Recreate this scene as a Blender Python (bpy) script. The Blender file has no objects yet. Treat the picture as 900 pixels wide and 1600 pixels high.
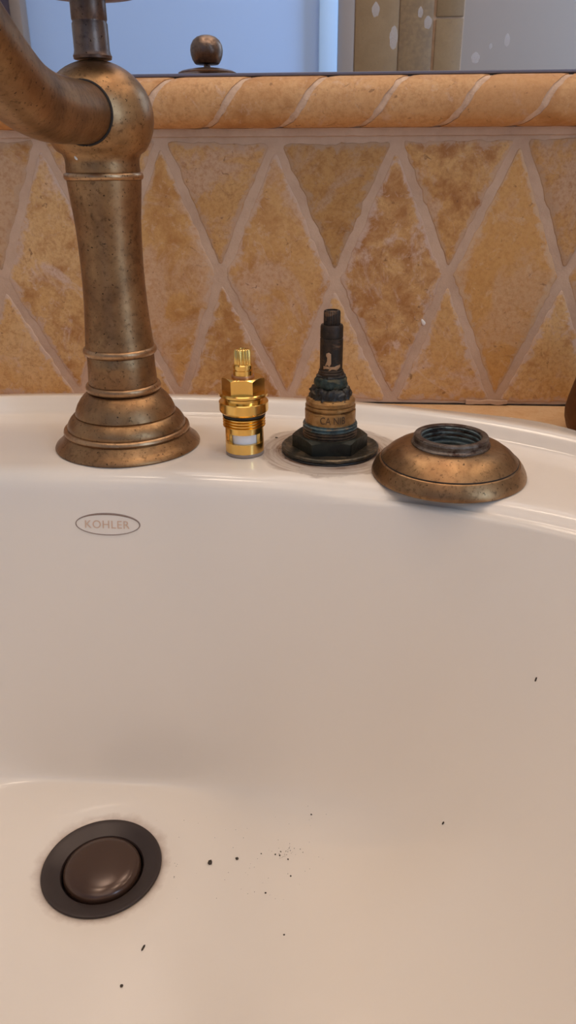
import bpy, bmesh, math, random
from mathutils import Vector, Matrix, noise
from mathutils.bvhtree import BVHTree

random.seed(7)
PI = math.pi
C = bpy.context.scene.collection
sc = bpy.context.scene

# ------------------------------------------------------------------ camera, world, lights, exposure
H = 0.1141                       # camera height above the faucet deck (deck top is z = 0)
F = 1200.0                       # focal length in pixels of the 900 x 1600 frame
TH, PSI, ROLL = math.radians(24.3), math.radians(3.8), math.radians(-0.25)
fw = Vector((-math.sin(PSI)*math.cos(TH), math.cos(PSI)*math.cos(TH), -math.sin(TH)))
rt = Vector((math.cos(PSI), math.sin(PSI), 0))
up = rt.cross(fw)
r2 = rt*math.cos(ROLL) + up*math.sin(ROLL)
u2 = -rt*math.sin(ROLL) + up*math.cos(ROLL)
cd = bpy.data.cameras.new('camera')
cam = bpy.data.objects.new('camera', cd)
C.objects.link(cam)
cam.matrix_world = Matrix(((r2.x, u2.x, -fw.x, 0), (r2.y, u2.y, -fw.y, 0), (r2.z, u2.z, -fw.z, H), (0, 0, 0, 1)))
cd.sensor_fit = 'VERTICAL'
cd.sensor_height = 32.0
cd.lens = 32.0*F/1600.0
cd.clip_start = 0.005
cd.clip_end = 30
sc.camera = cam

w = bpy.data.worlds.new('world')
sc.world = w
w.use_nodes = True
w.node_tree.nodes['Background'].inputs[0].default_value = (0.75, 0.85, 1.0, 1)
w.node_tree.nodes['Background'].inputs[1].default_value = 0.05

def light(name, kind, loc, energy, color, size, target=None):
    d = bpy.data.lights.new(name, kind)
    d.energy = energy
    d.color = color
    if kind == 'AREA':
        d.shape = 'DISK' if not isinstance(size, tuple) else 'RECTANGLE'
        if isinstance(size, tuple):
            d.size, d.size_y = size
        else:
            d.size = size
    else:
        d.shadow_soft_size = size
    o = bpy.data.objects.new(name, d)
    o.location = loc
    if target:
        o.rotation_euler = (Vector(target)-Vector(loc)).to_track_quat('-Z', 'Y').to_euler()
    C.objects.link(o)
    return o

WARM = (1.0, 0.79, 0.61)
for lx in (-0.24, 0.12, 0.48):                       # three-globe vanity bar above the mirror
    light('vanity_lamp', 'POINT', (lx, 0.32, 0.80), 3.5, WARM, 0.055)
light('ceiling_fill', 'AREA', (0.0, -0.45, 1.56), 9.5, (1.0, 0.80, 0.64), 1.3, (0.0, -0.45, 0))  # added warm fill, spread wide, to brighten the bowl's back wall
light('window_daylight', 'AREA', (1.22, -0.85, 0.55), 44.0, (0.42, 0.66, 1.0), (0.8, 1.5), (0.15, -1.4, 0.35))

sc.view_settings.view_transform = 'Standard'
sc.view_settings.look = 'None'
sc.view_settings.gamma = 1.0
sc.view_settings.use_curve_mapping = False
sc.view_settings.exposure = -0.64

# ------------------------------------------------------------------ helpers
def lin(r, g, b):
    f = lambda c: (c/255/12.92) if c/255 <= 0.04045 else ((c/255+0.055)/1.055)**2.4
    return (f(r), f(g), f(b), 1.0)

class Mat:
    """a small node-graph writer"""
    def __init__(self, name):
        self.m = bpy.data.materials.new(name)
        self.m.use_nodes = True
        self.n = self.m.node_tree.nodes
        self.l = self.m.node_tree.links
        self.b = self.n['Principled BSDF']
        self.co = self.n.new('ShaderNodeTexCoord')
    def set(self, **k):
        for a, v in k.items():
            self.inp(self.b, a.replace('_', ' '), v)
        return self
    def inp(self, node, key, v):
        s = node.inputs[key]
        if isinstance(v, bpy.types.NodeSocket):
            self.l.new(v, s)
        else:
            s.default_value = v
    def noise(self, scale, detail=4, rough=0.55, vec=None, dist=0.0, stretch=None):
        n = self.n.new('ShaderNodeTexNoise')
        n.inputs['Scale'].default_value = scale
        n.inputs['Detail'].default_value = detail
        n.inputs['Roughness'].default_value = rough
        n.inputs['Distortion'].default_value = dist
        v = vec or self.co.outputs['Object']
        if stretch:
            mp = self.n.new('ShaderNodeMapping')
            mp.inputs['Scale'].default_value = stretch
            self.l.new(v, mp.inputs['Vector'])
            v = mp.outputs[0]
        self.l.new(v, n.inputs['Vector'])
        return n.outputs['Fac']
    def ramp(self, fac, stops):
        n = self.n.new('ShaderNodeValToRGB')
        e = n.color_ramp.elements
        while len(e) < len(stops):
            e.new(0.5)
        for k, (p, c) in enumerate(stops):
            e[k].position = p
            e[k].color = c if len(c) == 4 else (*c, 1)
        self.l.new(fac, n.inputs[0])
        return n.outputs[0]
    def mask(self, fac, a, b):
        return self.ramp(fac, [(a, (0, 0, 0, 1)), (b, (1, 1, 1, 1))])
    def mix(self, fac, a, b, mode='MIX'):
        n = self.n.new('ShaderNodeMix')
        n.data_type = 'RGBA'
        n.blend_type = mode
        self.inp(n, 0, fac)
        self.inp(n, 6, a)
        self.inp(n, 7, b)
        return n.outputs[2]
    def math(self, op, a, b=0.0, c=None):
        n = self.n.new('ShaderNodeMath')
        n.operation = op
        self.inp(n, 0, a)
        self.inp(n, 1, b)
        if c is not None:
            self.inp(n, 2, c)
        return n.outputs[0]
    def bump(self, h, strength, dist):
        n = self.n.new('ShaderNodeBump')
        n.inputs['Strength'].default_value = strength
        n.inputs['Distance'].default_value = dist
        self.l.new(h, n.inputs['Height'])
        self.l.new(n.outputs[0], self.b.inputs['Normal'])
    def rand(self):
        n = self.n.new('ShaderNodeObjectInfo')
        return n.outputs['Random']
    def offset_vec(self):
        """object coordinates shifted by the object's own random number"""
        r = self.rand()
        s = self.math('MULTIPLY', r, 37.0)
        cb = self.n.new('ShaderNodeCombineXYZ')
        for k in range(3):
            self.l.new(s, cb.inputs[k])
        a = self.n.new('ShaderNodeVectorMath')
        a.operation = 'ADD'
        self.l.new(self.co.outputs['Object'], a.inputs[0])
        self.l.new(cb.outputs[0], a.inputs[1])
        return a.outputs[0]

def bronze(name, base, dark, lite, rough=0.36, spots=True):
    m = Mat(name)
    big = m.noise(45, 5, 0.6)
    fine = m.noise(520, 5, 0.7)
    streak = m.noise(70, 7, 0.68, dist=0.4)
    col = m.mix(m.mask(big, 0.40, 0.66), base, lite)
    col = m.mix(m.math('MULTIPLY', m.mask(streak, 0.44, 0.74), 0.62), col, dark)
    if spots:
        col = m.mix(m.math('MULTIPLY', m.mask(fine, 0.54, 0.68), 0.6), col, dark)
    pit = m.noise(900, 2, 0.5)
    col = m.mix(m.math('MULTIPLY', m.mask(pit, 0.68, 0.72), 0.85), col, (0.02, 0.014, 0.010, 1))
    m.set(Base_Color=col, Metallic=0.92)
    m.set(Roughness=m.math('MULTIPLY_ADD', fine, 0.22, rough-0.1))
    m.bump(fine, 0.18, 0.0004)
    return m.m

def plain(name, col, rough=0.5, metal=0.0, **k):
    m = Mat(name)
    m.set(Base_Color=col, Roughness=rough, Metallic=metal, **k)
    return m.m

def link(name, me, mat=None, parent=None, loc=None):
    o = bpy.data.objects.new(name, me)
    if mat is not None and me is not None and len(me.materials) == 0:
        for x in (mat if isinstance(mat, (list, tuple)) else [mat]):
            me.materials.append(x)
    if parent is not None:
        o.parent = parent
    if loc is not None:
        o.location = loc
    C.objects.link(o)
    return o

def mesh(name, verts, faces, angle=35):
    me = bpy.data.meshes.new(name)
    me.from_pydata([tuple(v) for v in verts], [], faces)
    bm = bmesh.new()
    bm.from_mesh(me)
    bmesh.ops.recalc_face_normals(bm, faces=bm.faces)
    bm.to_mesh(me)
    bm.free()
    me.shade_smooth()
    if angle < 180:
        me.set_sharp_from_angle(angle=math.radians(angle))
    return me

def lathe(name, prof, n=96, rfun=None, closed=False, angle=35, cap_top=True, cap_bottom=True, a0=0.0, a1=None, center=(0, 0, 0), disp=None):
    """revolve (r, z) pairs given in millimetres; rfun(phi, r, z) may reshape a ring; a1 makes an open sector with end walls"""
    cx, cy, cz = center
    verts, faces = [], []
    full = a1 is None
    m = n if full else n+1
    for (r, z) in prof:
        for k in range(m):
            p = (a0 + 2*PI*k/n) if full else (a0 + (a1-a0)*k/n)
            rr, zz = (r, z) if rfun is None else rfun(p, r, z)
            v = Vector((cx+rr*math.cos(p)/1000, cy+rr*math.sin(p)/1000, cz+zz/1000))
            if disp:
                v = disp(v, p)
            verts.append(v)
    L = len(prof)
    for i in range(L if closed else L-1):
        j = (i+1) % L
        for k in range(n):
            k2 = (k+1) % m
            faces.append((i*m+k, i*m+k2, j*m+k2, j*m+k))
    if full and not closed:
        if cap_bottom:
            faces.append(tuple(range(m))[::-1])
        if cap_top:
            faces.append(tuple(range((L-1)*m, L*m)))
    if not full and closed:
        faces.append(tuple(i*m for i in range(L)))
        faces.append(tuple(i*m+n for i in range(L))[::-1])
    return mesh(name, verts, faces, angle)

def ring_prof(r, z, br, bz, n=12):
    """a bead (closed section) of radius br x bz centred at (r, z)"""
    return [(r+br*math.cos(2*PI*k/n), z+bz*math.sin(2*PI*k/n)) for k in range(n)]

def smooth_curve(pts, per=8):
    """Catmull-Rom through the given tuples"""
    out = []
    P = [Vector(p) for p in pts]
    for i in range(len(P)-1):
        p0, p1, p2, p3 = P[max(i-1, 0)], P[i], P[i+1], P[min(i+2, len(P)-1)]
        for k in range(per):
            t = k/per
            out.append(0.5*((2*p1)+(p2-p0)*t+(2*p0-5*p1+4*p2-p3)*t*t+(3*p1-p0-3*p2+p3)*t**3))
    out.append(P[-1])
    return out

def tube(name, path, rad, n=48, caps=True, wall=None):
    verts, faces = [], []
    rows = []
    ref = Vector((1, 0, 0))
    P = [Vector(p) for p in path]
    for i, p in enumerate(P):
        t = (P[min(i+1, len(P)-1)]-P[max(i-1, 0)]).normalized()
        a = ref - t*ref.dot(t)
        if a.length < 0.05:
            a = Vector((0, 1, 0)) - t*t.y
        a.normalize()
        b = t.cross(a)
        r = rad(i/(len(P)-1)) if callable(rad) else rad
        rows.append([p+a*r*math.cos(2*PI*k/n)+b*r*math.sin(2*PI*k/n) for k in range(n)])
    for r_ in rows:
        verts += r_
    for i in range(len(rows)-1):
        for k in range(n):
            faces.append((i*n+k, i*n+(k+1) % n, (i+1)*n+(k+1) % n, (i+1)*n+k))
    if caps:
        faces.append(tuple(range(n)))
        faces.append(tuple(range((len(rows)-1)*n, len(rows)*n)))
    return mesh(name, verts, faces, 40)

def box(name, lo, hi, bevel=0.0):
    bm = bmesh.new()
    bmesh.ops.create_cube(bm, size=1)
    lo, hi = Vector(lo), Vector(hi)
    for v in bm.verts:
        v.co = Vector(((lo.x+hi.x)/2+v.co.x*(hi.x-lo.x), (lo.y+hi.y)/2+v.co.y*(hi.y-lo.y), (lo.z+hi.z)/2+v.co.z*(hi.z-lo.z)))
    if bevel:
        bmesh.ops.bevel(bm, geom=bm.edges[:], offset=bevel, segments=2, affect='EDGES', profile=0.5)
    me = bpy.data.meshes.new(name)
    bm.to_mesh(me)
    bm.free()
    if bevel:
        me.shade_smooth()
        me.set_sharp_from_angle(angle=math.radians(40))
    return me

def thing(name, label, cat, loc, rz=0.0, group=None):
    o = bpy.data.objects.new(name, None)
    o.empty_display_size = 0.01
    o.location = loc
    o.rotation_euler = (0, 0, rz)
    C.objects.link(o)
    return tag(o, label, cat, group)

def tag(o, label, cat, group=None):
    o['label'] = label
    o['category'] = cat
    if group:
        o['group'] = group
    return o

def struct(name, me, mat):
    o = link(name, me, mat)
    o['kind'] = 'structure'
    return o

# ------------------------------------------------------------------ materials
m = Mat('vitreous_china')
# the ring of dried residue where the handle's cover used to sit, and the faint rust halo round the drain
pos = m.co.outputs['Object']
def dist_to(m, c, squash=(1, 1, 0)):
    s = m.n.new('ShaderNodeVectorMath'); s.operation = 'SUBTRACT'
    m.l.new(pos, s.inputs[0]); s.inputs[1].default_value = c
    k = m.n.new('ShaderNodeVectorMath'); k.operation = 'MULTIPLY'
    m.l.new(s.outputs[0], k.inputs[0]); k.inputs[1].default_value = squash
    l = m.n.new('ShaderNodeVectorMath'); l.operation = 'LENGTH'
    m.l.new(k.outputs[0], l.inputs[0])
    return l.outputs['Value']
dv = dist_to(m, (-0.0028, 0.3193, 0))
sp_ = m.n.new('ShaderNodeSeparateXYZ')
m.l.new(pos, sp_.inputs[0])
ang = m.math('ARCTAN2', m.math('SUBTRACT', sp_.outputs[1], 0.3193), m.math('ADD', sp_.outputs[0], 0.0028))
pv = m.n.new('ShaderNodeCombineXYZ')
m.l.new(m.math('MULTIPLY', dv, 520.0), pv.inputs[0])
m.l.new(m.math('MULTIPLY', ang, 1.1), pv.inputs[1])
wob = m.math('MULTIPLY_ADD', m.noise(70, 4, 0.6), 0.010, -0.005)
dvw = m.math('ADD', dv, wob)
edge = m.ramp(m.math('MULTIPLY', dvw, 20.0), [(0.42, (1, 1, 1, 1)), (0.50, (0.62, 0.62, 0.62, 1)), (0.62, (0.55, 0.55, 0.55, 1)), (0.655, (0, 0, 0, 1))])
streaks = m.noise(1.0, 5, 0.65, vec=pv.outputs[0])
res = m.math('MULTIPLY', edge, m.math('MULTIPLY_ADD', m.mask(streaks, 0.36, 0.62), 0.60, 0.52))
white = (0.83, 0.73, 0.615, 1)
col = m.mix(m.math('MULTIPLY', res, 0.9), white, lin(112, 80, 62))
speck = m.math('MULTIPLY', edge, m.mask(m.noise(900, 2, 0.5), 0.70, 0.74))
col = m.mix(speck, col, lin(52, 38, 30))
dd = dist_to(m, (-0.0890, 0.2150, 0))
halo = m.ramp(m.math('MULTIPLY_ADD', m.noise(220, 4, 0.6), 0.10, m.math('MULTIPLY', dd, 20.0)), [(0.50, (1, 1, 1, 1)), (0.545, (0.55, 0.55, 0.55, 1)), (0.60, (0, 0, 0, 1))])
col = m.mix(m.math('MULTIPLY', halo, 0.55), col, lin(150, 110, 84))
m.set(Base_Color=col, Roughness=0.16)
m.set(Specular_IOR_Level=0.45)
china = m.m

BR = bronze('aged_bronze', (0.275, 0.150, 0.070, 1), (0.075, 0.041, 0.022, 1), (0.41, 0.250, 0.120, 1), 0.38)
BR_RING = bronze('rubbed_bronze', (0.42, 0.25, 0.13, 1), (0.16, 0.09, 0.05, 1), (0.52, 0.33, 0.18, 1), 0.34)
BR_DARK = bronze('dark_bronze', (0.15, 0.105, 0.085, 1), (0.05, 0.035, 0.032, 1), (0.25, 0.17, 0.12, 1), 0.36)
ORB = plain('oil_rubbed_drain', lin(54, 42, 38), 0.38, 0.25)
ORB2 = plain('oil_rubbed_stopper', lin(72, 50, 38), 0.22, 0.25)
BLACK = plain('black_rubber', (0.012, 0.010, 0.009, 1), 0.5)
GAP = plain('gap_shade_grime', (0.02, 0.014, 0.010, 1), 0.8)  # near-black for gaps, shade and grime in one colour

m = Mat('new_brass')
m.set(Base_Color=m.mix(m.noise(90, 3), (0.80, 0.50, 0.13, 1), (0.90, 0.60, 0.20, 1)), Metallic=1.0, Roughness=0.20)
BRASS = m.m
CERAMIC = plain('white_ceramic', (0.90, 0.91, 0.94, 1), 0.3)
SEAL = plain('grey_silicone_seal', lin(150, 132, 118), 0.4)
WASHER = plain('pinkish_washer', lin(190, 140, 105), 0.35, 0.6)

def corroded(name, a, b, cpatch, rough=0.6, metal=0.3, sc_=260, lo=0.5, hi=0.62):
    m = Mat(name)
    n1 = m.noise(sc_, 5, 0.65)
    n2 = m.noise(sc_*2.7, 4, 0.7)
    n3 = m.noise(sc_*0.6, 4, 0.6, stretch=(1, 1, 2.2), dist=0.6)
    col = m.mix(m.mask(n1, 0.42, 0.60), a, b)
    col = m.mix(m.mask(n3, lo, hi), col, cpatch)
    m.set(Base_Color=col, Metallic=metal, Roughness=m.math('MULTIPLY_ADD', n2, 0.5, rough-0.25))
    m.bump(n2, 0.5, 0.0006)
    return m.m

STEM = corroded('blackened_stem', lin(44, 37, 31), lin(66, 52, 41), lin(112, 84, 60), 0.45, 0.6, 200, 0.56, 0.68)
SCRAPED = plain('scraped_bare_metal', lin(178, 140, 104), 0.45, 0.4)
GREEN = corroded('verdigris', lin(48, 62, 54), lin(28, 36, 32), lin(84, 76, 52), 0.6, 0.25, 300)
CRUST = corroded('black_crust', lin(26, 22, 19), lin(44, 40, 34), lin(96, 88, 76), 0.42, 0.25, 330, 0.60, 0.66)
OLDBRASS = corroded('tarnished_brass', lin(150, 112, 66), lin(176, 136, 86), lin(96, 66, 40), 0.45, 0.75, 220, 0.58, 0.72)
NUT = corroded('green_black_nut', lin(34, 37, 31), lin(42, 45, 36), lin(26, 26, 22), 0.46, 0.35, 120)
WASH = corroded('dirty_washer', lin(58, 56, 48), lin(86, 76, 62), lin(118, 102, 80), 0.42, 0.6, 230, 0.55, 0.66)
TEAL = corroded('teal_threads', lin(92, 112, 114), lin(62, 70, 68), lin(120, 104, 84), 0.5, 0.45, 260)
THREAD_DK = corroded('brown_threads', lin(92, 76, 60), lin(60, 52, 44), lin(122, 98, 72), 0.5, 0.55, 260)

def stone(name, base, deep, pale, mauve, patch=0.57, pits=True):
    m = Mat(name)
    v = m.offset_vec()
    big = m.noise(26, 6, 0.62, v, 0.5)
    mid = m.noise(85, 6, 0.65, v, 0.3)
    fine = m.noise(420, 4, 0.7, v)
    patchy = m.noise(19, 7, 0.66, v, 0.9)
    r = m.rand()
    col = m.mix(m.mask(big, 0.33, 0.68), base, pale)
    col = m.mix(m.mask(m.math('ADD', mid, m.math('MULTIPLY_ADD', r, 0.26, -0.13)), 0.50, 0.72), col, deep)
    col = m.mix(m.math('MULTIPLY', m.mask(m.math('ADD', patchy, m.math('MULTIPLY_ADD', m.math('FRACT', m.math('MULTIPLY', r, 7.3)), 0.2, -0.1)), patch-0.04, patch+0.03), 0.85), col, mauve)
    col = m.mix(m.math('MULTIPLY', m.mask(fine, 0.45, 0.68), 0.55), col, deep)
    if pits:
        fl = m.noise(150, 5, 0.75, v, 1.2)
        col = m.mix(m.math('MULTIPLY', m.mask(fl, 0.60, 0.66), 0.55), col, mauve)
        col = m.mix(m.math('MULTIPLY', m.mask(m.noise(110, 6, 0.75, v, 0.6), 0.58, 0.70), 0.6), col, lin(150, 98, 52))
    col = m.mix(m.math('MULTIPLY', m.mask(m.math('FRACT', m.math('MULTIPLY', r, 13.7)), 0.35, 0.95), 0.45), col, m.mix(0.5, deep, base), 'MIX')
    if pits:
        veins = m.noise(60, 8, 0.75, v, 1.6)
        col = m.mix(m.math('MULTIPLY', m.mask(veins, 0.57, 0.64), 0.5), col, mauve)
        col = m.mix(m.math('MULTIPLY', m.mask(m.noise(230, 3, 0.6, v, 0.8), 0.66, 0.72), 0.6), col, lin(112, 72, 38))
    if pits:
        # dry grout left smeared over the stone along its edges
        an = m.n.new('ShaderNodeAttribute'); an.attribute_name = 'grout_haze'
        hz = m.math('ADD', m.math('MULTIPLY', an.outputs['Fac'], 0.30), m.noise(150, 6, 0.7, v, 0.5))
        col = m.mix(m.math('MULTIPLY', m.mask(hz, 0.66, 0.80), 0.8), col, lin(208, 178, 156))
    oi = m.n.new('ShaderNodeObjectInfo')
    col = m.mix(1.0, col, oi.outputs['Color'], 'MULTIPLY')
    m.set(Base_Color=col, Roughness=m.math('MULTIPLY_ADD', fine, 0.3, 0.38))
    m.bump(m.math('ADD', m.math('MULTIPLY', mid, 0.8), m.math('MULTIPLY', fine, 0.5)), 0.45, 0.0012)
    return m.m

TILE = stone('golden_travertine', lin(214, 164, 98), lin(176, 120, 62), lin(224, 182, 126), lin(218, 186, 162))
LINER = stone('ochre_liner_stone', lin(206, 152, 96), lin(178, 122, 66), lin(214, 166, 112), lin(210, 172, 142), 0.66)
m = Mat('mauve_grout')
g = m.noise(420, 5, 0.7)
m.set(Base_Color=m.mix(m.mask(m.noise(45, 5, 0.6), 0.35, 0.7), lin(206, 174, 146), lin(188, 155, 128)), Roughness=0.9)
m.bump(g, 0.6, 0.0008)
GROUT = m.m
m = Mat('pale_liner_grout')
m.set(Base_Color=m.mix(m.mask(m.noise(160, 5, 0.7), 0.35, 0.7), lin(222, 190, 160), lin(192, 156, 128)), Roughness=0.9)
m.bump(m.noise(500, 4, 0.7), 0.6, 0.0008)
LGROUT = m.m
COUNTER = stone('counter_limestone', lin(226, 182, 132), lin(214, 166, 114), lin(230, 194, 150), lin(224, 190, 156), 0.66, False)

MIRROR = plain('silvered_glass', (0.90, 0.91, 0.93, 1), 0.015, 1.0)
STRIP = plain('grey_edge_strip', lin(128, 124, 134), 0.35, 0.6)
SPOT = plain('dried_water', (0.78, 0.80, 0.86, 1), 0.5, Alpha=0.26)
DAYLIT_BLUE = plain('daylight_tint_paint', lin(186, 214, 255), 0.7)  # blue of the daylight on this wall is mixed into its colour
WHITE = plain('white_paint', (0.78, 0.76, 0.73, 1), 0.7)
CEIL = plain('ceiling_paint', (0.80, 0.77, 0.72, 1), 0.8)
TRIM = plain('daylight_tint_trim', lin(190, 222, 255), 0.35)  # white trim, tinted blue to carry the daylight
GREY = plain('grey_lilac_paint', lin(148, 130, 116), 0.6)
DOOR = plain('dark_plum_door', lin(78, 66, 84), 0.5)
FLOOR = plain('floor_tile', lin(150, 128, 104), 0.5)
BROWN = stone('brown_shower_stone', lin(132, 100, 62), lin(112, 84, 54), lin(140, 108, 70), lin(126, 98, 72), 0.7, False)

# ------------------------------------------------------------------ room
Y0, Y1 = -1.40, 0.46              # opposite wall, face of the tile
CT = -0.0195                      # top of the counter
struct('floor', box('floor', (-1.3, Y0, -0.92), (1.3, Y1+0.10, -0.87)), FLOOR)
struct('ceiling', box('ceiling', (-1.3, Y0, 1.60), (1.3, Y1+0.10, 1.65)), CEIL)
struct('wall_left', box('wall_left', (-1.36, Y0-0.05, -0.92), (-1.30, Y1+0.10, 1.65)), WHITE)
struct('wall_right', box('wall_right', (1.30, Y0-0.05, -0.92), (1.36, Y1+0.10, 1.65)), WHITE)
wf = struct('wall_front', box('wall_front', (-1.3, Y0-0.05, -0.92), (-0.02, Y0, 1.65)), DAYLIT_BLUE)
struct('wall_shower', box('wall_shower', (0.02, Y0-0.05, -0.92), (0.30, Y0, 1.65)), GROUT)
struct('wall_beyond', box('wall_beyond', (0.30, Y0-0.05, -0.92), (1.3, Y0-0.005, 1.65)), GREY)
struct('door_1', box('door', (-1.28, Y0, -0.87), (-0.862, Y0+0.04, 1.2), 0.003), DOOR)
struct('trim_1', box('trim', (-0.862, Y0, -0.87), (-0.83, Y0+0.05, 1.24), 0.008), GREY)
struct('trim_2', box('trim', (-0.068, Y0, -0.87), (-0.020, Y0+0.03, 1.55), 0.004), TRIM)
struct('trim_3', box('trim', (-0.020, Y0-0.03, -0.87), (0.022, Y0+0.012, 1.55), 0.003), GREY)
ws = bpy.data.objects['wall_shower']
for k, (x0, x1, za, zb) in enumerate(((0.024, 0.135, -0.10, 0.60), (0.137, 0.222, -0.10, 0.60), (0.229, 0.298, 0.10, 0.452), (0.229, 0.298, 0.456, 0.80),
                                      (0.024, 0.222, 0.604, 1.1), (0.024, 0.222, -0.60, -0.104), (0.229, 0.298, -0.30, 0.096), (0.229, 0.298, 0.804, 1.2))):
    link('shower_tile', box('shower_tile', (x0, Y0-0.004, za), (x1, Y0+0.008, zb), 0.002), BROWN, ws)

# wall_back: grout bed behind the tiles, painted wall above behind the mirror
me = box('wall_back', (-1.3, Y1+0.004, 0.150), (1.3, Y1+0.10, 1.65))
bm = bmesh.new(); bm.from_mesh(me)
bmesh.ops.create_cube(bm, size=1)
bm.verts.ensure_lookup_table()
for v in bm.verts[-8:]:
    v.co = Vector((v.co.x*2.6, Y1+0.05015+v.co.y*0.0997, (0.150-0.92)/2+v.co.z*(0.150+0.92)))
for f in bm.faces[-6:]:
    f.material_index = 1
bm.to_mesh(me); bm.free()
wb = struct('wall_back', me, [WHITE, GROUT])

# ------------------------------------------------------------------ diamond tiles (parts of wall_back)
T = {0: (-0.2320, .1283), 1: (-0.1673, .1285), 2: (-0.0996, .1281), 3: (-0.0366, .1262), 4: (0.0287, .1264), 5: (0.0944, .1279), 6: (0.160, .128), 7: (0.225, .128)}
M = {0: (-0.2640, .0540), 1: (-0.1994, .0518), 2: (-0.1334, .0557), 3: (-0.0691, .0560), 4: (-0.0029, .0538), 5: (0.0616, .0558), 6: (0.1262, .0550), 7: (0.192, .055)}
B = {0: (-0.2260, -.0186), 1: (-0.1602, -.0186), 2: (-0.0965, -.0186), 3: (-0.0302, -.0186), 4: (0.0332, -.0186), 5: (0.0953, -.0186), 6: (0.160, -.0186)}
for k in range(8, 15):                                  # the same lattice carried on along the wall to both sides
    T[k] = (0.225+0.0655*(k-7), .128); M[k] = (0.192+0.0655*(k-7), .055)
for k in range(7, 15):
    B[k] = (0.160+0.0655*(k-6), -.0186)
for k in range(-1, -7, -1):
    T[k] = (-0.2320+0.0655*k, .1283); M[k] = (-0.2640+0.0655*k, .054); B[k] = (-0.2260+0.0655*k, -.0186)
GZ_TOP, GZ_BOT = 0.1283, CT+0.0006

def clip_poly(poly, z, keep_below):
    out = []
    for i in range(len(poly)):
        a, b = poly[i], poly[(i+1) % len(poly)]
        ia = (a[1] <= z) == keep_below or a[1] == z
        ib = (b[1] <= z) == keep_below or b[1] == z
        if ia:
            out.append(a)
        if ia != ib:
            t = (z-a[1])/(b[1]-a[1])
            out.append((a[0]+(b[0]-a[0])*t, z))
    return out

def inset_poly(poly, d):
    area = sum(poly[i][0]*poly[(i+1) % len(poly)][1]-poly[(i+1) % len(poly)][0]*poly[i][1] for i in range(len(poly)))
    if area < 0:
        poly = poly[::-1]
    n = len(poly)
    lines = []
    for i in range(n):
        a, b = Vector(poly[i]), Vector(poly[(i+1) % n])
        t = (b-a).normalized()
        nn = Vector((-t.y, t.x))
        flat = abs(t.y) < 0.05
        lines.append((a+nn*(0.0010 if flat else d), t))
    out = []
    for i in range(n):
        p, t = lines[i-1]
        q, s = lines[i]
        den = t.x*s.y-t.y*s.x
        k = ((q.x-p.x)*s.y-(q.y-p.y)*s.x)/den
        out.append(p+t*k)
    return out

def tile_mesh(poly, seed):
    P = inset_poly(poly, 0.0019)
    rnd = random.Random(seed)
    # blunt the sharp corners, then walk the outline with a rough, chipped edge
    Q = []
    n = len(P)
    for i in range(n):
        a, b, c_ = P[i-1], P[i], P[(i+1) % n]
        e1, e2 = (a-b), (c_-b)
        cut = 0.0013 if e1.angle(e2) > 1.2 else 0.0024
        Q += [b+e1.normalized()*cut, b+(e1.normalized()+e2.normalized())*cut*0.33, b+e2.normalized()*cut]
    outl = []
    for i in range(len(Q)):
        a, b = Q[i], Q[(i+1) % len(Q)]
        k = max(1, int((b-a).length/0.0030))
        for j in range(k):
            outl.append(a+(b-a)*j/k)
    cen = sum(outl, Vector((0, 0)))/len(outl)
    def rough(p, amp):
        nz = noise.noise(Vector((p.x*170+seed*9.1, p.y*170, seed*3.3)))*0.6+noise.noise(Vector((p.x*520, p.y*520, seed)))*0.4
        return p+(cen-p).normalized()*(amp*(nz+0.25))
    R = [rough(p, 0.0024) for p in outl]
    verts, faces = [], []
    tilt = Vector((rnd.uniform(-.005, .005), rnd.uniform(-.003, .003)))
    pr = rnd.uniform(0.0, 0.0002)
    def put(p, y):
        d = p-cen
        verts.append((p.x, y+tilt.dot(d)-pr, p.y))
    N = len(R)
    for p in R: put(p, Y1+0.0035)
    for p in R: put(p, Y1+0.0006)
    for p in R: put(p+(cen-p).normalized()*0.0003, Y1+0.0002)
    for p in R: put(p+(cen-p).normalized()*0.0008, Y1)
    for lv in range(3):
        for i in range(N):
            faces.append((lv*N+i, lv*N+(i+1) % N, (lv+1)*N+(i+1) % N, (lv+1)*N+i))
    for p in R: put(p+(cen-p).normalized()*min(0.0075, (cen-p).length*0.6), Y1)
    for i in range(N):
        faces.append((3*N+i, 3*N+(i+1) % N, 4*N+(i+1) % N, 4*N+i))
    put(cen, Y1)
    for i in range(N):
        faces.append((4*N+i, 4*N+(i+1) % N, 5*N))
    me = mesh('tile', verts, faces, 60)
    at = me.attributes.new('grout_haze', 'FLOAT', 'POINT')
    for i, d in enumerate(at.data):
        d.value = 1.0 if i < 4*N else 0.0
    return me

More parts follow.
